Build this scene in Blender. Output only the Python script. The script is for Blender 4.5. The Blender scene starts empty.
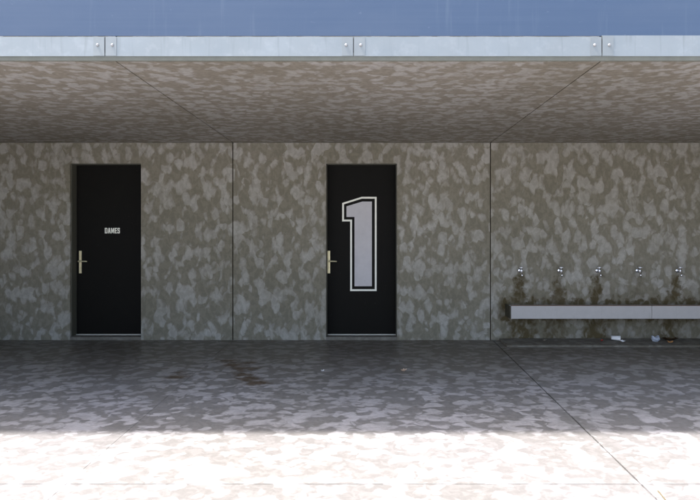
import bpy, bmesh, math, random
from mathutils import Vector, Matrix, noise as mnoise
random.seed(7)
S = bpy.context.scene
COL = S.collection

# ------------------------------------------------------------------ helpers
def link(o, parent=None):
    COL.objects.link(o)
    if parent: o.parent = parent
    return o

def obj(name, bm, mat, parent=None, smooth=False, loc=None):
    me = bpy.data.meshes.new(name)
    bmesh.ops.recalc_face_normals(bm, faces=bm.faces[:])
    bm.to_mesh(me); bm.free()
    for m in (mat if isinstance(mat, (list, tuple)) else [mat]): me.materials.append(m)
    if smooth:
        for p in me.polygons: p.use_smooth = True
    o = bpy.data.objects.new(name, me)
    link(o, parent)
    if loc: o.location = loc
    return o

def thing(name, label, cat, loc=(0, 0, 0), rot=(0, 0, 0), group=None):
    o = bpy.data.objects.new(name, None); link(o)
    o.empty_display_size = .1
    o.location = loc; o.rotation_euler = rot
    return tag(o, label, cat, group)

def tag(o, label, cat, group=None):
    o['label'] = label; o['category'] = cat
    if group: o['group'] = group
    return o

def bevel(bm, w, seg=1):
    es = [e for e in bm.edges if len(e.link_faces) == 2 and e.calc_face_angle(0) > .5]
    if es: bmesh.ops.bevel(bm, geom=es, offset=w, segments=seg, affect='EDGES', profile=.5)

def box(bm, x0, x1, y0, y1, z0, z1, mi=0):
    v = [bm.verts.new(p) for p in ((x0,y0,z0),(x1,y0,z0),(x1,y1,z0),(x0,y1,z0),(x0,y0,z1),(x1,y0,z1),(x1,y1,z1),(x0,y1,z1))]
    for f in ((0,3,2,1),(4,5,6,7),(0,1,5,4),(1,2,6,5),(2,3,7,6),(3,0,4,7)):
        bm.faces.new([v[i] for i in f]).material_index = mi
    return v

def prism(bm, pts, vec, mi=0):
    """extrude a closed 3-D outline along vec"""
    vec = Vector(vec)
    a = [bm.verts.new(p) for p in pts]; b = [bm.verts.new(Vector(p) + vec) for p in pts]
    n = len(pts)
    bm.faces.new(a).material_index = mi; bm.faces.new(b[::-1]).material_index = mi
    for i in range(n):
        bm.faces.new((a[i], b[i], b[(i+1) % n], a[(i+1) % n])).material_index = mi

def lathe(bm, prof, axis='Z', seg=20, org=(0, 0, 0), mi=0, caps=True):
    org = Vector(org); rings = []
    for r, h in prof:
        ring = []
        for k in range(seg):
            t = 2*math.pi*k/seg; c, s = r*math.cos(t), r*math.sin(t)
            p = {'Z': (c, s, h), 'Y': (c, h, s), 'X': (h, c, s)}[axis]
            ring.append(bm.verts.new(org + Vector(p)))
        rings.append(ring)
    for a, b in zip(rings, rings[1:]):
        for k in range(seg):
            bm.faces.new((a[k], a[(k+1) % seg], b[(k+1) % seg], b[k])).material_index = mi
    if caps:
        bm.faces.new(rings[0]).material_index = mi; bm.faces.new(rings[-1][::-1]).material_index = mi

def tube(bm, path, rad, seg=14, mi=0):
    path = [Vector(p) for p in path]; rings = []
    for i, p in enumerate(path):
        d = (path[min(i+1, len(path)-1)] - path[max(i-1, 0)]).normalized()
        u = Vector((1, 0, 0)) if abs(d.x) < .9 else Vector((0, 0, 1))
        u = (u - d*u.dot(d)).normalized(); v = d.cross(u)
        r = rad[i] if isinstance(rad, (list, tuple)) else rad
        rings.append([bm.verts.new(p + u*r*math.cos(2*math.pi*k/seg) + v*r*math.sin(2*math.pi*k/seg)) for k in range(seg)])
    for a, b in zip(rings, rings[1:]):
        for k in range(seg):
            bm.faces.new((a[k], a[(k+1) % seg], b[(k+1) % seg], b[k])).material_index = mi
    bm.faces.new(rings[0]).material_index = mi; bm.faces.new(rings[-1][::-1]).material_index = mi

# ------------------------------------------------------------------ node helper
class N:
    def __init__(self, name, rough=.8, spec=.5, metal=0.):
        self.m = bpy.data.materials.new(name); self.m.use_nodes = True
        self.t = self.m.node_tree
        self.b = self.t.nodes['Principled BSDF']
        self.b.inputs['Roughness'].default_value = rough
        self.b.inputs['Specular IOR Level'].default_value = spec
        self.b.inputs['Metallic'].default_value = metal
        self.tc = self.t.nodes.new('ShaderNodeTexCoord')
        self.P = self.tc.outputs['Object']
    def put(self, sock, v):
        if hasattr(v, 'is_linked') or isinstance(v, bpy.types.NodeSocket): self.t.links.new(v, sock)
        else:
            if isinstance(v, (tuple, list)) and len(v) == 3 and sock.type == 'RGBA': v = (*v, 1)
            sock.default_value = v
    def math(self, op, a, b=0., c=None, clamp=False):
        n = self.t.nodes.new('ShaderNodeMath'); n.operation = op; n.use_clamp = clamp
        self.put(n.inputs[0], a); self.put(n.inputs[1], b)
        if c is not None: self.put(n.inputs[2], c)
        return n.outputs[0]
    def vec(self, op, a, b=(0, 0, 0)):
        n = self.t.nodes.new('ShaderNodeVectorMath'); n.operation = op
        self.put(n.inputs[0], a); self.put(n.inputs[1], b)
        return n.outputs[0]
    def scale(self, a, s): return self.vec('MULTIPLY', a, s)
    def noise(self, v, scale, detail=2., rough=.5, dist=0., color=False):
        n = self.t.nodes.new('ShaderNodeTexNoise')
        self.put(n.inputs['Vector'], v); n.inputs['Scale'].default_value = scale
        n.inputs['Detail'].default_value = detail; n.inputs['Roughness'].default_value = rough
        n.inputs['Distortion'].default_value = dist
        return n.outputs['Color'] if color else n.outputs['Fac']
    def voro(self, v, scale, rnd=1.):
        n = self.t.nodes.new('ShaderNodeTexVoronoi'); n.feature = 'F1'
        self.put(n.inputs['Vector'], v); n.inputs['Scale'].default_value = scale
        n.inputs['Randomness'].default_value = rnd
        s = self.t.nodes.new('ShaderNodeSeparateColor'); self.t.links.new(n.outputs['Color'], s.inputs[0])
        return n.outputs['Distance'], s.outputs[0], s.outputs[1]
    def step(self, x, lo, hi):
        n = self.t.nodes.new('ShaderNodeMapRange'); n.interpolation_type = 'SMOOTHSTEP'
        self.put(n.inputs['Value'], x); self.put(n.inputs['From Min'], lo); self.put(n.inputs['From Max'], hi)
        return n.outputs[0]
    def mix(self, f, a, b, mode='MIX'):
        n = self.t.nodes.new('ShaderNodeMix'); n.data_type = 'RGBA'; n.blend_type = mode
        self.put(n.inputs[0], f); self.put(n.inputs[6], a); self.put(n.inputs[7], b)
        return n.outputs[2]
    def xyz(self, v):
        n = self.t.nodes.new('ShaderNodeSeparateXYZ'); self.put(n.inputs[0], v); return n.outputs
    def col(self, c): self.put(self.b.inputs['Base Color'], c); return self
    def rough(self, r): self.put(self.b.inputs['Roughness'], r); return self
    def bump(self, h, strength=.3, dist=.01):
        n = self.t.nodes.new('ShaderNodeBump'); n.inputs['Strength'].default_value = strength
        n.inputs['Distance'].default_value = dist
        self.put(n.inputs['Height'], h); self.t.links.new(n.outputs[0], self.b.inputs['Normal']); return self

# ------------------------------------------------------------------ blotched concrete
def blotch(n, stretch, size, off=(0, 0, 0), warp=.075):
    """two-tone camouflage: rounded drop-like patches that run into each other -> mask, soft tone"""
    p = n.vec('ADD', n.scale(n.P, stretch), off)
    w = n.vec('SUBTRACT', n.noise(p, 6.5/size, 1., .5, 0, True), (.5, .5, .5))
    p1 = n.vec('ADD', p, n.scale(w, (warp*size,)*3))
    d1, r1, g1 = n.voro(p1, 7.6/size)
    blob = n.math('SUBTRACT', n.math('MULTIPLY_ADD', r1, .60, .08), d1)      # >0 inside a patch of random size
    f = n.math('SUBTRACT', n.noise(p1, 6.4/size, .6, .5, .35), .5)
    fld = n.math('ADD', n.math('MULTIPLY', blob, .42), n.math('MULTIPLY', f, 1.05))
    return fld, g1, p1

def concrete(name, stretch, size, base, lightc, off=(0, 0, 0), contrast=1., extra=None, rough=.75, spec=.35, thr=-0.035, soft=.085, warp=.085, wear=.84):
    n = N(name, rough, spec)
    fld, g1, p1 = blotch(n, stretch, size, off, warp)
    fine = n.noise(p1, 15./size, 1.5, .55, .5)
    broad = n.noise(n.P, .55, 3., .55)
    # the print is fainter in some areas
    amt = n.math('MULTIPLY', n.math('MULTIPLY_ADD', n.noise(n.P, 1.7, 2., .5), .9, .42), contrast)
    fld = n.math('ADD', fld, n.math('ADD', n.math('MULTIPLY', n.math('SUBTRACT', n.noise(n.P, 60., 2., .6), .5), .09), n.math('MULTIPLY', n.math('SUBTRACT', fine, .5), .15)))
    m = n.step(fld, thr-soft, thr+soft)
    fld2 = n.math('ADD', fld, n.math('MULTIPLY', n.math('SUBTRACT', g1, .5), .16))
    m2 = n.step(fld2, thr+.10, thr+.15)
    k = n.math('MULTIPLY', n.math('MULTIPLY_ADD', m2, .24, n.math('MULTIPLY', m, .76)), amt, None, True)
    c = n.mix(k, base, lightc)
    c = n.mix(1., c, n.mix(n.step(fine, .40, .60), (.90, .90, .89), (1.07, 1.07, 1.07)), 'MULTIPLY')
    mot = n.noise(n.P, 42., 4., .68)
    c = n.mix(1., c, n.mix(mot, (.80, .80, .80), (1.20, 1.19, 1.18)), 'MULTIPLY')
    c = n.mix(n.step(broad, .32, .68), n.mix(1., c, (wear, wear*.99, wear*.95), 'MULTIPLY'), c)
    pores = n.step(n.noise(n.P, 120., 1., .5), .70, .76)
    c = n.mix(n.math('MULTIPLY', pores, .4), c, (.05, .045, .04))
    if extra: c = extra(n, c)
    n.col(c)
    n.bump(n.math('MULTIPLY_ADD', mot, .5, n.math('MULTIPLY', m, .12)), .18, .006)
    n.rough(n.math('MULTIPLY_ADD', m, -.12, rough))
    return n.m

BASE, LIGHT = (.198, .185, .146), (.350, .343, .318)

TAP_X = [(px-370)/77. for px in (522, 562, 600.5, 641, 681.5)]
TAP_Z = 1.454-(271-229.5)/77.
def wash_stains(n, c):
    X, Y, Z = n.xyz(n.P)
    wob = n.math('SUBTRACT', n.noise(n.P, 8., 3.5, .65), .5)
    tot = None
    for k, x in enumerate(TAP_X):
        s = (1., .8, .95, .35, .9)[k]
        lean = (.01, -.03, -.02, .0, -.06)[k]
        cx = n.math('MULTIPLY_ADD', n.math('SUBTRACT', TAP_Z, Z), lean/.4, x)
        dx = n.math('ABSOLUTE', n.math('SUBTRACT', n.math('MULTIPLY_ADD', wob, .42, X), cx))
        wdt = n.math('MULTIPLY_ADD', n.math('SUBTRACT', TAP_Z, Z), .22, .035)   # widens downward
        m = n.math('SUBTRACT', 1., n.step(n.math('DIVIDE', dx, wdt), .25, 1.5))
        m = n.math('MULTIPLY', n.math('MULTIPLY', m, s), n.math('SUBTRACT', 1., n.step(Z, TAP_Z-.10, TAP_Z-.02)))
        tot = m if tot is None else n.math('MAXIMUM', tot, m)
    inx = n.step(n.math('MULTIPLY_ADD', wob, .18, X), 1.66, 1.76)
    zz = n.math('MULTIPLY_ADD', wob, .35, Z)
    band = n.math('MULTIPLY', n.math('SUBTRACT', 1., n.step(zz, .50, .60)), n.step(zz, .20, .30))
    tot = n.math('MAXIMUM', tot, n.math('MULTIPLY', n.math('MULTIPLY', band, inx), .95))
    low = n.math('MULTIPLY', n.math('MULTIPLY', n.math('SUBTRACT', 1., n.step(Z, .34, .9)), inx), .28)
    brk = n.step(n.noise(n.scale(n.P, (1, 1, .7)), 11., 2., .6, .6), .30, .64)
    tot = n.math('MULTIPLY', tot, n.math('MULTIPLY_ADD', brk, .6, .4))
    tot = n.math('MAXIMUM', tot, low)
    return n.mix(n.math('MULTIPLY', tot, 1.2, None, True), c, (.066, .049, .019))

def fz(y): return .014*y                     # floor height (drainage fall)
def floor_extra(n, c):
    X, Y, Z = n.xyz(n.P)
    # rust-brown spill in front of the doors
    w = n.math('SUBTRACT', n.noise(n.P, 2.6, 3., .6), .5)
    wv = n.vec('SUBTRACT', n.noise(n.P, 7., 3., .6, 0, True), (.5, .5, .5))
    q = n.vec('ADD', n.P, n.scale(wv, (.34, .34, 0)))
    tot = None
    for px, py, rr in ((227, 361, .07), (233, 365, .12), (239, 369, .11), (242, 374, .09), (247, 379, .09), (255, 382, .12), (261, 383, .07), (249, 363, .10), (252, 368, .07), (176, 377, .10), (179, 372, .06)):
        d = 952/(py-221.)
        n2 = n.t.nodes.new('ShaderNodeVectorMath'); n2.operation = 'DISTANCE'
        n.put(n2.inputs[0], q); n2.inputs[1].default_value = ((px-370)*d/608., d-8, fz(d-8))
        m = n.math('SUBTRACT', 1., n.step(n.math('DIVIDE', n2.outputs['Value'], rr), .45, 1.3))
        tot = m if tot is None else n.math('MAXIMUM', tot, m)
    # floor turns darker and browner toward the wall, pattern fades out
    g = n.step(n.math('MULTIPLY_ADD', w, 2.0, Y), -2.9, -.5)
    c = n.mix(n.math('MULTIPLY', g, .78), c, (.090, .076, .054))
    c = n.mix(n.math('MULTIPLY', tot, .92), c, (.058, .031, .011))
    sp = n.step(n.noise(n.P, 21., 2., .6), .69, .75)
    return n.mix(n.math('MULTIPLY', sp, .3), c, (.08, .07, .06))

M_WALL = concrete('wall_concrete', (1, 1, .66), .73, BASE, LIGHT, contrast=.9)
M_WALL_W = concrete('washed_wall_concrete', (1, 1, .66), .73, BASE, LIGHT, off=(.4, 0, .3), contrast=.85, extra=wash_stains)
M_CEIL = concrete('ceiling_concrete', (.86, 1.0, 1), .62, (.258, .234, .196), (.392, .378, .362), off=(5, 1, 0))
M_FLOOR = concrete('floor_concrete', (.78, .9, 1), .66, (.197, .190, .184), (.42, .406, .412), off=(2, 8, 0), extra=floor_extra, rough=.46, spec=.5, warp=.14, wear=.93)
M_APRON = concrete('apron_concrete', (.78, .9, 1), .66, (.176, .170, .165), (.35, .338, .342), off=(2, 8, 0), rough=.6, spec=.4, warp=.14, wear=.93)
M_PLINTH = concrete('plinth_concrete', (1, 1, 1), .8, (.13, .118, .095), (.20, .19, .165), off=(1, 3, 0), contrast=.7)
M_SILL = concrete('sill_concrete', (1, 1, 1), .8, (.16, .15, .13), (.24, .23, .21), contrast=.5)

def plain(name, c, rough=.6, spec=.4, metal=0., var=.15, sc=25., bump=0.):
    n = N(name, rough, spec, metal)
    f = n.noise(n.P, sc, 4., .6)
    n.col(n.mix(f, tuple(x*(1-var) for x in c), tuple(min(1, x*(1+var)) for x in c)))
    n.rough(n.math('MULTIPLY_ADD', f, .2, rough-.1))
    if bump: n.bump(f, bump, .003)
    return n.m

# blue coated fascia sheet: faint horizontal brushing, run marks, scuffs
n = N('blue_fascia_paint', .5, .4)
c = n.mix(n.noise(n.scale(n.P, (.25, 1, 14)), 2.2, 4., .6), (.041, .072, .130), (.058, .091, .150))
c = n.mix(n.math('MULTIPLY', n.step(n.noise(n.scale(n.P, (.5, 1, 1)), 1.6, 4., .6), .42, .66), .22), c, (.085, .115, .165))
c = n.mix(n.math('MULTIPLY', n.step(n.noise(n.scale(n.P, (9, 1, .6)), 2., 3., .65), .58, .78), .24), c, (.12, .16, .21))
c = n.mix(n.math('MULTIPLY', n.step(n.noise(n.scale(n.P, (1, 1, 2.2)), 13., 2., .6), .70, .76), .28), c, (.14, .18, .245))
n.col(c); n.bump(n.noise(n.scale(n.P, (.3, 1, 12)), 2., 3.), .12, .004)
M_BLUE = n.m
# zinc edge trim
n = N('zinc_trim', .45, .5, .35)
c = n.mix(n.noise(n.scale(n.P, (.7, 1, 1)), 3., 4., .65), (.200, .228, .236), (.285, .313, .322))
c = n.mix(n.math('MULTIPLY', n.step(n.noise(n.P, 9., 3., .7), .50, .75), .30), c, (.36, .385, .40))
c = n.mix(n.math('MULTIPLY', n.step(n.noise(n.scale(n.P, (8, 1, .5)), 3., 3., .6), .54, .72), .40), c, (.165, .185, .185))
n.col(c); n.rough(n.math('MULTIPLY_ADD', n.noise(n.P, 6., 3.), .3, .35)); M_ZINC = n.m
M_ZINC2 = plain('zinc_tab', (.235, .255, .255), .45, .5, .35, .14, 8.)
M_LIP = plain('concrete_lip', (.13, .135, .115), .85, .3, 0, .25, 12.)
M_RIVET = plain('rivet_steel', (.30, .30, .30), .5, .5, .3)
M_ROOF = plain('roof_felt', (.10, .10, .10), .9)
M_SEAL = plain('joint_sealant', (.050, .038, .025), .9)
# black door paint with faint scuffs near the bottom
n = N('black_door_paint', .6, .10)
f = n.noise(n.P, 7., 4., .65)
c = n.mix(f, (.0042, .0040, .0034), (.0085, .0080, .0068))
c = n.mix(n.math('MULTIPLY', n.step(n.noise(n.scale(n.P, (6, 1, 3)), 6., 2., .6), .66, .74), .35), c, (.032, .030, .027))
n.col(c); n.rough(n.math('MULTIPLY_ADD', f, .2, .5)); M_DOOR = n.m
M_FRAME = plain('olive_frame_paint', (.085, .083, .064), .6, .3, 0, .2)
M_BRASS = plain('pale_brass', (.62, .56, .36), .38, .5, .6, .12)
M_WHITE = plain('white_outline_paint', (.80, .80, .72), .6, .4, 0, .05)
n = N('grey_numeral_paint', .6, .3)
c = n.mix(n.noise(n.P, 9., 4., .65), (.43, .42, .44), (.54, .53, .55))
c = n.mix(n.math('MULTIPLY', n.step(n.noise(n.P, 26., 2., .6), .68, .74), .4), c, (.26, .25, .25))
n.col(c); M_NUM = n.m
# pale trough (front), grubby inside
n = N('pale_trough_concrete', .7, .3)
c = n.mix(n.noise(n.P, 12., 4., .6), (.40, .385, .375), (.47, .455, .45))
c = n.mix(n.math('MULTIPLY', n.step(n.noise(n.scale(n.P, (5, 5, .8)), 3., 3., .6), .56, .75), .25), c, (.31, .29, .27))
n.col(c); n.bump(n.noise(n.P, 90., 3.), .1, .002); M_TROUGH = n.m
M_GRIME = plain('grimy_wet_concrete', (.045, .040, .026), .6, .4, 0, .35, 14.)
M_RUST = plain('rusty_edge', (.20, .12, .08), .8, .3, 0, .35, 30.)
n = N('chrome', .12, .5, 1.); n.col((.78, .78, .80)); M_CHROME = n.m
M_MORTAR = plain('joint_mortar', (.26, .25, .23), .9)
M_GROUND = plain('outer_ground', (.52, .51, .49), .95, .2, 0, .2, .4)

# ------------------------------------------------------------------ layout constants
SL = 0.014                                   # drainage fall of floor / rise of soffit
CZ = 2.597                                   # soffit height at wall
EDGE = -3.67                                 # front edge of the canopy (wall plane is y = 0)
def cz(y): return CZ - SL*y                  # soffit height
JX = [-8.60, -5.205, -1.805, 1.585, 4.98, 8.37]
GAP = .007
O1 = (-3.947, -3.013); O2 = (-.579, .355); OT = 2.322

# ------------------------------------------------------------------ ground + pavement
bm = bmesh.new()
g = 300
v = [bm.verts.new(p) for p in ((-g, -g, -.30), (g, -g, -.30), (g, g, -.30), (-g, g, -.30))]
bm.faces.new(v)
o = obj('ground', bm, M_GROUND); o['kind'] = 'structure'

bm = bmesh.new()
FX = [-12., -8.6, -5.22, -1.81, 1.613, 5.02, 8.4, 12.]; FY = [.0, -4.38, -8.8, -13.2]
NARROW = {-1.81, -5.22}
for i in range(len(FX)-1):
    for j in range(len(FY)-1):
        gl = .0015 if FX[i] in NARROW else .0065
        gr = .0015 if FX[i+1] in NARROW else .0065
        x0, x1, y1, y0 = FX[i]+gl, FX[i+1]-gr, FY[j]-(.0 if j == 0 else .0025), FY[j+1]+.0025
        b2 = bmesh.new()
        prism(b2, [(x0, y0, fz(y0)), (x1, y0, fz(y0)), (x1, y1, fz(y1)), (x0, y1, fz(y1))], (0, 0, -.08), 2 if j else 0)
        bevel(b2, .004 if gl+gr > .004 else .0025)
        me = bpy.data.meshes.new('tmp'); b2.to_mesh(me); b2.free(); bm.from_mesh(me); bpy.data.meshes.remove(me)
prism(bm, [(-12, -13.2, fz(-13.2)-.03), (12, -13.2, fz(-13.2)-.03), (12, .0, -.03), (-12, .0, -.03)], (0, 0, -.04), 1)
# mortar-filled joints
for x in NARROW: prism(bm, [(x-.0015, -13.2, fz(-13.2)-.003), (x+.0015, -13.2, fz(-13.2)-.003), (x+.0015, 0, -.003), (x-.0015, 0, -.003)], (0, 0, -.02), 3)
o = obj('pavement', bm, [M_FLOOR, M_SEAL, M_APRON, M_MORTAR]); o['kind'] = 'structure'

bm = bmesh.new()
prism(bm, [(1.70, 0, -.02), (1.70, -.45, -.02), (1.70, -.45, .013), (1.70, -.435, .018), (1.70, 0, .024)], (6.66, 0, 0))
o = obj('plinth', bm, M_PLINTH); o['kind'] = 'structure'

# ------------------------------------------------------------------ building
B = thing('concrete_building', 'low concrete building with blotchy camouflage walls, deep canopy and blue edge band', 'building')
WT = .24
def wall_panel(x0, x1, door=None, mat=M_WALL):
    bm = bmesh.new()
    pts = [(x0+GAP, -.06)]
    if door: pts += [(door[0], -.06), (door[0], OT), (door[1], OT), (door[1], -.06)]
    pts += [(x1-GAP, -.06), (x1-GAP, CZ-.003), (x0+GAP, CZ-.003)]
    prism(bm, [(x, 0, z) for x, z in pts], (0, WT, 0))
    bevel(bm, .005)
    return obj('wall_panel', bm, mat, B)
wall_panel(JX[0], JX[1])
wall_panel(JX[1], JX[2], O1)
wall_panel(JX[2], JX[3], O2)
wall_panel(JX[3], JX[4], None, M_WALL_W)
wall_panel(JX[4], JX[5], None, M_WALL_W)
for x in JX[1:-1]:
    bm = bmesh.new(); box(bm, x-.03, x+.03, .020, .05, -.06, CZ-.02)
    # seat it between the panel ends
    for vv in bm.verts: vv.co.x = x + (-(GAP-.001) if vv.co.x < x else (GAP-.001))
    obj('joint_seal', bm, M_SEAL, B)
# sides, back
bm = bmesh.new()
box(bm, JX[0], JX[0]+.24, WT+.002, 6., -.3, CZ-.003); box(bm, JX[-1]-.24, JX[-1], WT+.002, 6., -.3, CZ-.003)
box(bm, JX[0]+.242, JX[-1]-.242, 5.76, 6., -.3, CZ-.003)
obj('rear_wall', bm, M_WALL, B)

for x0, x1 in ((JX[1]-.25, JX[1]-.008), (6.3, 6.54)):  # unseen side walls under the canopy, added to darken the view's margins
    bm = bmesh.new(); prism(bm, [(x0, EDGE+.05, -.3), (x0, -.004, -.3), (x0, -.004, CZ-.002), (x0, EDGE+.05, cz(EDGE+.05)-.002)], (x1-x0, 0, 0)); bevel(bm, .006)
    obj('added_shade_wall', bm, M_WALL, B)
# soffit panels (precast, one per bay; the joints run a hair out of square)
CJ0 = [-8.60, -5.205, -1.804, 1.583, 4.98, 8.37]; CJ1 = [-8.60, -5.205, -1.807, 1.640, 5.02, 8.37]
for i in range(5):
    g0 = GAP*.8
    a0, a1, b0, b1 = CJ0[i]+g0, CJ0[i+1]-g0, CJ1[i]+g0, CJ1[i+1]-g0
    bm = bmesh.new()
    pts = [(b0, EDGE, cz(EDGE)), (b1, EDGE, cz(EDGE)), (a1, .30, cz(.30)), (a0, .30, cz(.30))]
    va = [bm.verts.new(p) for p in pts]; vb = [bm.verts.new((p[0], p[1], 2.95)) for p in pts]
    bm.faces.new(va); bm.faces.new(vb[::-1])
    for k in range(4): bm.faces.new((va[k], vb[k], vb[(k+1) % 4], va[(k+1) % 4]))
    bevel(bm, .005)
    obj('ceiling_panel', bm, M_CEIL, B)
for i in range(1, 5):
    bm = bmesh.new(); g0 = GAP*.7
    pts = [(CJ1[i]-g0, EDGE+.02, cz(EDGE)+.022), (CJ1[i]+g0, EDGE+.02, cz(EDGE)+.022), (CJ0[i]+g0, .28, cz(.28)+.022), (CJ0[i]-g0, .28, cz(.28)+.022)]
    prism(bm, pts if i != 2 else [(a, b, c_-.014) for a, b, c_ in pts], (0, 0, .2)); obj('joint_seal', bm, M_MORTAR if i == 2 else M_SEAL, B)
# concrete drip lip right along the edge
zb = cz(EDGE)
bm = bmesh.new(); prism(bm, [(JX[0], EDGE-.004, zb+.000), (JX[0], EDGE-.014, zb+.004), (JX[0], EDGE-.014, zb+.060), (JX[0], EDGE-.004, zb+.060)], (JX[-1]-JX[0], 0, 0))
obj('drip_edge', bm, M_LIP, B)
# roof deck
bm = bmesh.new(); box(bm, JX[0]-.02, JX[-1]+.02, EDGE+.03, 6.05, 2.953, 3.42); bevel(bm, .02)
obj('roof', bm, M_ROOF, B)

# metal edge trim, lengths butted with riveted lap tabs
TP = 1.762; TJ = [-.117 + TP*k for k in range(-5, 6)]
YT = EDGE-.018
for k in range(len(TJ)-1):
    x0, x1 = max(TJ[k], JX[0]), min(TJ[k+1], JX[-1])
    if x1-x0 < .3: continue
    z0, z1 = zb+.034, zb+.171 + (.010 if k >= 6 else 0.)
    bm = bmesh.new()
    y = YT
    # folded profile: face, bottom return, top return
    pr = [(y, z0), (y, z1), (y+.03, z1+.008), (y+.03, z1+.005), (y+.003, z1-.003), (y+.003, z0+.003), (y+.016, z0+.003), (y+.016, z0)]
    prism(bm, [(x0+.0025, a, b) for a, b in pr], (x1-x0-.005, 0, 0))
    tr = obj('edge_trim', bm, M_ZINC, B)
    for xx, sg in ((x0, 1), (x1, -1)):
        if abs(xx-JX[0]) < .01 or abs(xx-JX[-1]) < .01: continue
        bm = bmesh.new(); a, b = sorted((xx+sg*.004, xx+sg*.082)); box(bm, a, b, y-.0025, y-.0003, z0+.003, z1-.004)
        obj('lap_tab', bm, M_ZINC2, tr)
        bm = bmesh.new(); cx = xx+sg*.052
        lathe(bm, [(.011, -.0028), (.011, -.005), (.008, -.009), (.003, -.0105)], 'Y', 16, (cx, y, z0+.078))
        obj('rivet', bm, M_RIVET, tr, True)
# dark backing behind the butt joints of the trim
bm = bmesh.new(); box(bm, JX[0], JX[-1], EDGE-.011, EDGE-.001, zb+.062, zb+.160); obj('trim_backing', bm, M_SEAL, B)
# blue fascia sheets above
FJ = [JX[0], -3.1, 3.0, JX[-1]]
for k in range(3):
    bm = bmesh.new(); box(bm, FJ[k]+(.0), FJ[k+1]-.0015, EDGE-.004+.0, EDGE+.026, zb+.182, 3.60)
    bevel(bm, .002); obj('fascia_panel', bm, M_BLUE, B)
bm = bmesh.new(); box(bm, JX[0]-.01, JX[-1]+.01, EDGE-.02, EDGE+.12, 3.602, 3.63); bevel(bm, .004); obj('coping', bm, M_ZINC2, B)

# ------------------------------------------------------------------ doors
YD = .16                                     # front of the door leaf
def rect3(bm, x0, x1, z0, z1, y0, y1): box(bm, x0, x1, y0, y1, z0, z1)
def make_door(op, label, lever_x):
    bm = bmesh.new()
    x0, x1 = op
    box(bm, x0+.012, x1-.012, YD, YD+.045, .056, OT-.012); bevel(bm, .003)
    d = obj('door', bm, M_DOOR, B); d['label'] = label
    # steel lining of the opening
    bm = bmesh.new()
    prism(bm, [(x, .030, z) for x, z in ((x0+.001, .042), (x0+.001, OT-.001), (x1-.001, OT-.001), (x1-.001, .042), (x1-.010, .042), (x1-.010, OT-.010), (x0+.010, OT-.010), (x0+.010, .042))], (0, .20, 0))
    obj('door_frame', bm, M_FRAME, d)
    bm = bmesh.new(); box(bm, x0+.001, x1-.001, -.004, .23, -.05, .040); bevel(bm, .006); obj('threshold', bm, M_SILL, d)
    bm = bmesh.new(); box(bm, x0+.012, x1-.012, YD-.022, YD-.002, .0405, .054); bevel(bm, .003); obj('door_bar', bm, M_RIVET2, d)
    # backplate with lever and keyhole
    zc = 1.0175
    bm = bmesh.new(); box(bm, lever_x-.017, lever_x+.017, YD-.008, YD-.0003, zc-.15, zc+.15); bevel(bm, .004, 2)
    lathe(bm, [(.011, -.0085), (.011, -.05), (.009, -.056)], 'Y', 14, (lever_x, YD, zc+.012))
    tube(bm, [(lever_x-.008, YD-.05, zc+.012), (lever_x+.03, YD-.052, zc+.013), (lever_x+.085, YD-.050, zc+.012), (lever_x+.108, YD-.044, zc+.010)], [.010, .0095, .009, .008], 12)
    lathe(bm, [(.010, -.0082), (.010, -.014), (.008, -.016)], 'Y', 14, (lever_x, YD, zc-.075))
    obj('handle', bm, M_BRASS, d, False)
    return d
M_RIVET2 = plain('aluminium_bar', (.42, .42, .38), .5, .5, .4)
DA = make_door(O1, 'black door with small white DAMES lettering', (80.6-370)/74.5)
DB = make_door(O2, 'black door with a large outlined numeral 1', (328.9-370)/74.5)

def pz(px, py): return ((px-370)/74.5, 1.454-(py-229.5)/74.5)
def flat(bm, outer, inner=None, t=.0016):
    """thin raised paint film; with inner: the ring between two outlines of equal count"""
    yf, yb = YD-.0003-t, YD-.0003
    A = [bm.verts.new((x, yf, z)) for x, z in outer]; A2 = [bm.verts.new((x, yb, z)) for x, z in outer]
    n_ = len(A)
    for i in range(n_): bm.faces.new((A[i], A[(i+1) % n_], A2[(i+1) % n_], A2[i]))
    if inner is None: bm.faces.new(A)
    else:
        I = [bm.verts.new((x, yf, z)) for x, z in inner]; I2 = [bm.verts.new((x, yb, z)) for x, z in inner]
        for i in range(n_):
            j = (i+1) % n_
            bm.faces.new((A[i], A[j], I[j], I[i])); bm.faces.new((I[i], I[j], I2[j], I2[i]))
out = [(342.2, 203.0), (361.6, 196.9), (376.6, 196.9), (376.6, 291.0), (350.2, 291.0), (350.2, 221.4), (342.2, 221.4)]
inn = [(344.0, 204.3), (361.9, 198.7), (374.8, 198.7), (374.8, 289.2), (352.0, 289.2), (352.0, 219.6), (344.0, 219.6)]
fil = [(346.5, 206.4), (362.3, 201.6), (371.9, 201.6), (371.9, 286.2), (354.5, 286.2), (354.5, 217.0), (346.5, 217.0)]
bm = bmesh.new(); flat(bm, [pz(*p) for p in out], [pz(*p) for p in inn]); obj('numeral_outline', bm, M_WHITE, DB)
bm = bmesh.new(); flat(bm, [pz(*p) for p in fil]); obj('numeral', bm, M_NUM, DB)

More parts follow.
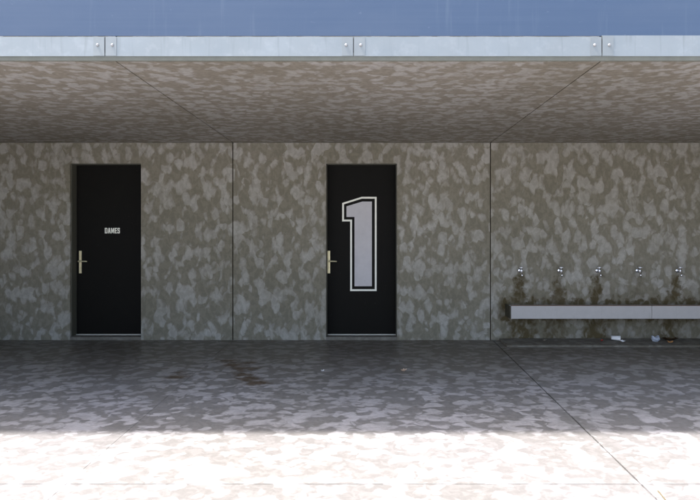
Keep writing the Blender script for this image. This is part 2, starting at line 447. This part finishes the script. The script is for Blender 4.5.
# DAMES: bold condensed letters, unit cell 4 wide x 7 high
GL = {
 'D': [[(0,0),(1.4,0),(1.4,7),(0,7)], [(1.4,0),(3.2,0),(4,.8),(4,6.2),(3.2,7),(1.4,7),(1.4,5.9),(2.5,5.9),(2.7,5.6),(2.7,1.4),(2.5,1.1),(1.4,1.1)]],
 'A': [[(0,0),(1.3,0),(1.5,1.6),(2.5,1.6),(2.7,0),(4,0),(3,7),(1,7)], ],
 'M': [[(0,0),(1.2,0),(1.2,3.8),(2.1,.8),(2.9,.8),(3.8,3.8),(3.8,0),(5,0),(5,7),(3.5,7),(2.5,3.6),(1.5,7),(0,7)]],
 'E': [[(0,0),(3.2,0),(3.2,1.2),(1.4,1.2),(1.4,2.9),(2.9,2.9),(2.9,4.1),(1.4,4.1),(1.4,5.8),(3.2,5.8),(3.2,7),(0,7)]],
 'S': [[(0,0),(3.3,0),(3.8,.6),(3.8,3.6),(3.3,4.1),(1.4,4.5),(1.4,5.8),(2.4,5.8),(2.4,4.9),(3.8,4.9),(3.8,6.4),(3.3,7),(.5,7),(0,6.4),(0,3.9),(.5,3.4),(2.4,3.0),(2.4,1.2),(1.4,1.2),(1.4,2.2),(0,2.2)]],
}
WID = {'D': 4, 'A': 4, 'M': 5, 'E': 3.2, 'S': 3.8}
tot = sum(WID[c] for c in 'DAMES') + 4*.75
lx0, lz0 = pz(104.9, 233.4); lx1, lz1 = pz(119.9, 227.9)
ux, uz = (lx1-lx0)/tot, (lz1-lz0)/7
bm = bmesh.new(); cx = 0
for ch in 'DAMES':
    for poly in GL[ch]: flat(bm, [(lx0+(cx+x)*ux, lz0+z*uz) for x, z in poly])
    cx += WID[ch]+.75
obj('lettering', bm, M_WHITE, DA)

# ------------------------------------------------------------------ wash troughs
YF = -.28; TZ0, TZ1 = .321, .483
def trough(x0, x1, label, end_left):
    L = x1-x0
    t = thing('wash_trough', label, 'trough', (x0, 0, 0), group='wash trough sections')
    bm = bmesh.new()
    pr = [(-.001, TZ0), (YF, TZ0), (YF, TZ1), (YF+.045, TZ1), (YF+.055, TZ0+.05), (-.045, TZ0+.05), (-.035, TZ1-.02), (-.001, TZ1-.02)]
    prism(bm, [(.0025, a, b) for a, b in pr], (L-.005, 0, 0)); bevel(bm, .004)
    obj('basin', bm, M_TROUGH, t)
    bm = bmesh.new(); box(bm, .004, L-.004, YF-.001, YF+.040, TZ1+.0005, TZ1+.0055); obj('rim', bm, M_RUST, t)
    xs = -.012 if end_left else L-.0024
    bm = bmesh.new(); box(bm, xs, xs+.0140 if end_left else xs+.012, YF+.004, -.002, TZ0+.002, TZ1-.004); bevel(bm, .002)
    obj('end_cap', bm, M_GRIME, t)
    bm = bmesh.new(); lathe(bm, [(.028, 0), (.028, .004), (.02, .005)], 'Z', 18, (L*.5, -.14, TZ0+.051)); obj('drain', bm, M_CHROME, t)
    return t
trough(1.79, 3.581, 'pale wall-mounted wash trough section under the four left taps, with a dark grimy end', True)
trough(3.581, 5.372, 'pale wash trough section running out of the right edge under the last tap', False)

# ------------------------------------------------------------------ taps
def make_tap():
    t = thing('tap', 'x', 'tap')
    bm = bmesh.new(); lathe(bm, [(.030, -.001), (.030, -.006), (.022, -.012)], 'Y', 20); obj('flange', bm, M_CHROME, t, True)
    bm = bmesh.new(); lathe(bm, [(.013, -.010), (.013, -.045), (.019, -.050), (.019, -.082), (.014, -.088)], 'Y', 18); obj('tap_body', bm, M_CHROME, t, True)
    bm = bmesh.new(); tube(bm, [(0, -.066, -.010), (0, -.078, -.026), (0, -.096, -.036), (0, -.108, -.050), (0, -.110, -.072)], [.014, .0135, .0125, .012, .013], 16); obj('spout', bm, M_CHROME, t, True)
    bm = bmesh.new(); lathe(bm, [(.008, .016), (.008, .032), (.022, .036), (.025, .044), (.021, .054), (.010, .057)], 'Z', 18, (0, -.066, 0))
    for a in range(4):
        c, s = math.cos(a*math.pi/2+.5), math.sin(a*math.pi/2+.5)
        tube(bm, [(c*.015, -.066+s*.015, .045), (c*.033, -.066+s*.033, .045)], [.007, .006], 10)
    obj('tap_handle', bm, M_CHROME, t, True)
    return t
tap0 = make_tap()
tap_labels = ['small chrome tap nearest the dark grimy end of the trough, second-nearest thing to the wall joint',
  'small chrome tap, second from the wall joint, above a narrow dark drip stain',
  'small chrome tap in the middle of the row, above a dark ring-shaped stain',
  'small chrome tap just left of the trough seam, with clean wall below it',
  'small chrome tap right of the trough seam, nearest the right edge of the photo']
tap_labels[0] = 'small chrome tap above the dark grimy left end of the trough'
spin = [.0, .35, -.3, .8, .55]
for k, x in enumerate(TAP_X):
    if k == 0: t = tap0
    else:
        t = tap0.copy(); COL.objects.link(t)
        for ch in list(tap0.children):
            c2 = ch.copy(); COL.objects.link(c2); c2.parent = t
            if ch.name.startswith('tap_handle'): pass
    t.location = (x, 0, TAP_Z); t.rotation_euler = (0, spin[k]*.12, 0)
    tag(t, tap_labels[k], 'tap', 'chrome taps in a row on the wall')

# ------------------------------------------------------------------ litter
M_PAPER = plain('white_paper', (.72, .72, .72), .8, .3, 0, .08)
M_RED = plain('red_print', (.45, .045, .03), .5)
M_BAG = plain('pale_plastic', (.36, .40, .48), .4, .5, 0, .12)
M_BROWN = plain('brown_card', (.060, .035, .018), .85, .2, 0, .3)
M_ORANGE = plain('orange_wrapper', (.48, .24, .09), .5)
M_DIRT = plain('dry_scrap', (.34, .31, .26), .85, .2, 0, .2)

def crumple(bm, amp, sc, seed):
    for vv in bm.verts:
        d = mnoise.noise_vector(vv.co*sc + Vector((seed, seed*2, seed*3)))
        vv.co += d*amp
def sheet(name, w, h, mat, amp, seed, loc, rz, th=.0012, curl=.0, nx=8, ny=6, mask=None):
    bm = bmesh.new(); g = {}
    for i in range(nx+1):
        for j in range(ny+1):
            x, y = (i/nx-.5)*w, (j/ny-.5)*h
            z = curl*((2*i/nx-1)**2) + .5*curl*math.sin(j/ny*4+seed)
            g[i, j] = bm.verts.new((x, y, z))
    for i in range(nx):
        for j in range(ny):
            if mask and not mask(i/nx, j/ny): continue
            bm.faces.new((g[i, j], g[i+1, j], g[i+1, j+1], g[i, j+1]))
    bmesh.ops.delete(bm, geom=[v_ for v_ in bm.verts if not v_.link_faces], context='VERTS')
    crumple(bm, amp, 2.2/max(w, h), seed)
    zmin = min(v_.co.z for v_ in bm.verts)
    for v_ in bm.verts: v_.co.z -= zmin
    bmesh.ops.recalc_face_normals(bm, faces=bm.faces[:])
    bmesh.ops.solidify(bm, geom=bm.faces[:], thickness=th)
    o = obj(name, bm, mat, None, False, loc); o.rotation_euler = (0, 0, rz); return o

PT = .024
def plz(y): return PT*(1+y/.45*.45)-.0005 if False else .024 + (y/.435)*.006
def wp(px, y): return (px-370)*(8+y)/608.
# crushed paper cup
y = -.16
cup = thing('paper_cup', 'crushed white paper cup lying on the plinth under the trough', 'paper cup', (wp(616, y), y, plz(y)), (0, 0, -.25))
bm = bmesh.new()
lathe(bm, [(.042, -.056), (.0405, -.055), (.030, .050), (.028, .050), (.0282, .042), (.038, -.054)], 'X', 22, (0, 0, .036), caps=False)
for v_ in bm.verts:
    v_.co.z = .036+(v_.co.z-.036)*(.80 + .25*v_.co.x/.07) ; v_.co += mnoise.noise_vector(v_.co*22)*.006
mn = min(v_.co.z for v_ in bm.verts)
for v_ in bm.verts: v_.co.z -= mn
bmesh.ops.holes_fill(bm, edges=[e for e in bm.edges if e.is_boundary][:0])
obj('cup_wall', bm, M_PAPER, cup)
bm = bmesh.new(); lathe(bm, [(.0265, .0), (.0265, .003)], 'X', 18, (.046, 0, .036-mn)); 
for v_ in bm.verts: v_.co.z = (v_.co.z)*.95
obj('cup_base', bm, M_RED, cup)
tag(sheet('paper_scrap', .055, .05, M_PAPER, .010, 3.3, (wp(622.5, -.24), -.24, plz(-.24)+.001), .6, curl=.012), 'torn white paper scrap beside the crushed white cup', 'paper scrap')
# red bottle cap
bm = bmesh.new(); lathe(bm, [(.016, 0), (.0155, .004), (.0135, .0075), (.006, .0085)], 'Z', 21)
for v_ in bm.verts:
    if v_.co.z < .002: v_.co.x *= 1.06 if int(math.degrees(math.atan2(v_.co.y, v_.co.x))/17.14) % 2 else .97
o = obj('bottle_cap', bm, M_RED, None, True, (wp(602, -.2), -.2, plz(-.2)+.004)); o.rotation_euler = (-.75, 0, .2); o.location.z += .006
tag(o, 'red bottle cap on the plinth left of the crushed white cup', 'bottle cap')
# pale plastic bag, knotted handles up
bm = bmesh.new(); bmesh.ops.create_icosphere(bm, subdivisions=4, radius=.05)
for v_ in bm.verts:
    p = v_.co.copy()
    v_.co += mnoise.noise_vector(p*34)*.010 + mnoise.noise_vector(p*80)*.0035
    v_.co.z *= .72
    if v_.co.z > .018:
        k = (v_.co.z-.018)/.02; s = 1 if p.x > 0 else -1
        if abs(p.x) > .014: v_.co.x += s*.020*k; v_.co.z += .020*k*abs(p.x)/.03
        else: v_.co.z -= .008*k
mn = min(v_.co.z for v_ in bm.verts)
for v_ in bm.verts: v_.co.z = max(0.0, v_.co.z-mn-.004)
y = -.22
tag(obj('plastic_bag', bm, M_BAG, None, False, (wp(655.5, y), y, plz(y)+.0005)), 'crumpled pale grey-blue plastic bag on the plinth under the trough seam', 'plastic bag')
# brown cardboard + orange wrapper
y = -.15
tag(sheet('cardboard', .20, .11, M_BROWN, .016, 1.7, (wp(671, y), y, plz(y)+.001), .1, .003, .022), 'crumpled dark brown cardboard piece on the plinth right of the plastic bag', 'cardboard')
tag(sheet('wrapper', .065, .04, M_ORANGE, .008, 5.1, (wp(670, -.27), -.27, plz(-.27)+.001), -.2, .001, .010), 'orange wrapper in front of the brown cardboard', 'wrapper')
# small bits
def fl(px, py):
    d = 952/(py-221.); return ((px-370)*d/608., d-8, fz(d-8)+.001)
y = -.17
tag(sheet('paper_scrap', .045, .03, M_DIRT, .009, 8.2, (wp(545, y), y, plz(y)+.001), .4, .001, .01), 'tiny pale paper scrap on the plinth below the second tap', 'paper scrap')
tag(sheet('paper_scrap', .042, .05, plain('peach_paper', (.62, .46, .34), .7), .010, 2.2, fl(404, 371.5), .9, .001, .016), 'small peach paper scrap on the open floor in front of the numeral door', 'paper scrap')
tag(sheet('paper_scrap', .03, .03, M_PAPER, .005, 6.2, fl(322.5, 370.5), .2, .001, .006), 'tiny white paper scrap on the floor left of the numeral door', 'paper scrap')
bm = bmesh.new(); prism(bm, [(-.005, -.065, 0), (.005, -.065, 0), (.0055, .05, 0), (.003, .065, 0), (-.003, .065, 0), (-.0055, .05, 0)], (0, 0, .003)); bevel(bm, .001)
o = obj('wooden_stick', bm, plain('pale_wood', (.17, .14, .08), .8), None, False, (1.662, -4.535, fz(-4.535)+.003)); o.rotation_euler = (0, .5, -.12)
tag(o, 'short pale wooden stick in the sun beside the floor joint', 'stick')

# ------------------------------------------------------------------ light
sd = Vector((-.40, -.058, .905)).normalized()
sun = bpy.data.lights.new('sun', 'SUN'); sun.energy = 3.7; sun.angle = math.radians(3.); sun.color = (1., .962, .962)
so = bpy.data.objects.new('sun', sun); link(so); so.location = sd*30
so.rotation_euler = (-sd).to_track_quat('-Z', 'Y').to_euler()
w = bpy.data.worlds.new('World'); S.world = w; w.use_nodes = True
nt = w.node_tree; bg = nt.nodes['Background']
sky = nt.nodes.new('ShaderNodeTexSky'); sky.sky_type = 'NISHITA'; sky.sun_disc = False; sky.dust_density = 4.
sky.sun_elevation = math.asin(sd.z); sky.sun_rotation = math.atan2(sd.x, sd.y)
nt.links.new(sky.outputs[0], bg.inputs[0]); bg.inputs[1].default_value = .15

# ------------------------------------------------------------------ camera
cam = bpy.data.cameras.new('camera'); co = bpy.data.objects.new('camera', cam); link(co)
co.location = (0, -8, 1.454); co.rotation_euler = (math.pi/2, 0, 0)
cam.sensor_width = 36; cam.lens = 36*608/700
cam.shift_x = -20/700; cam.shift_y = -20.5/700
cam.clip_start = .05; cam.clip_end = 2000
S.camera = co
S.view_settings.view_transform = 'Standard'; S.view_settings.look = 'None'
S.view_settings.exposure = 1.80; S.view_settings.gamma = 1; S.view_settings.use_curve_mapping = False
S.cycles.max_bounces = 10; S.cycles.diffuse_bounces = 6
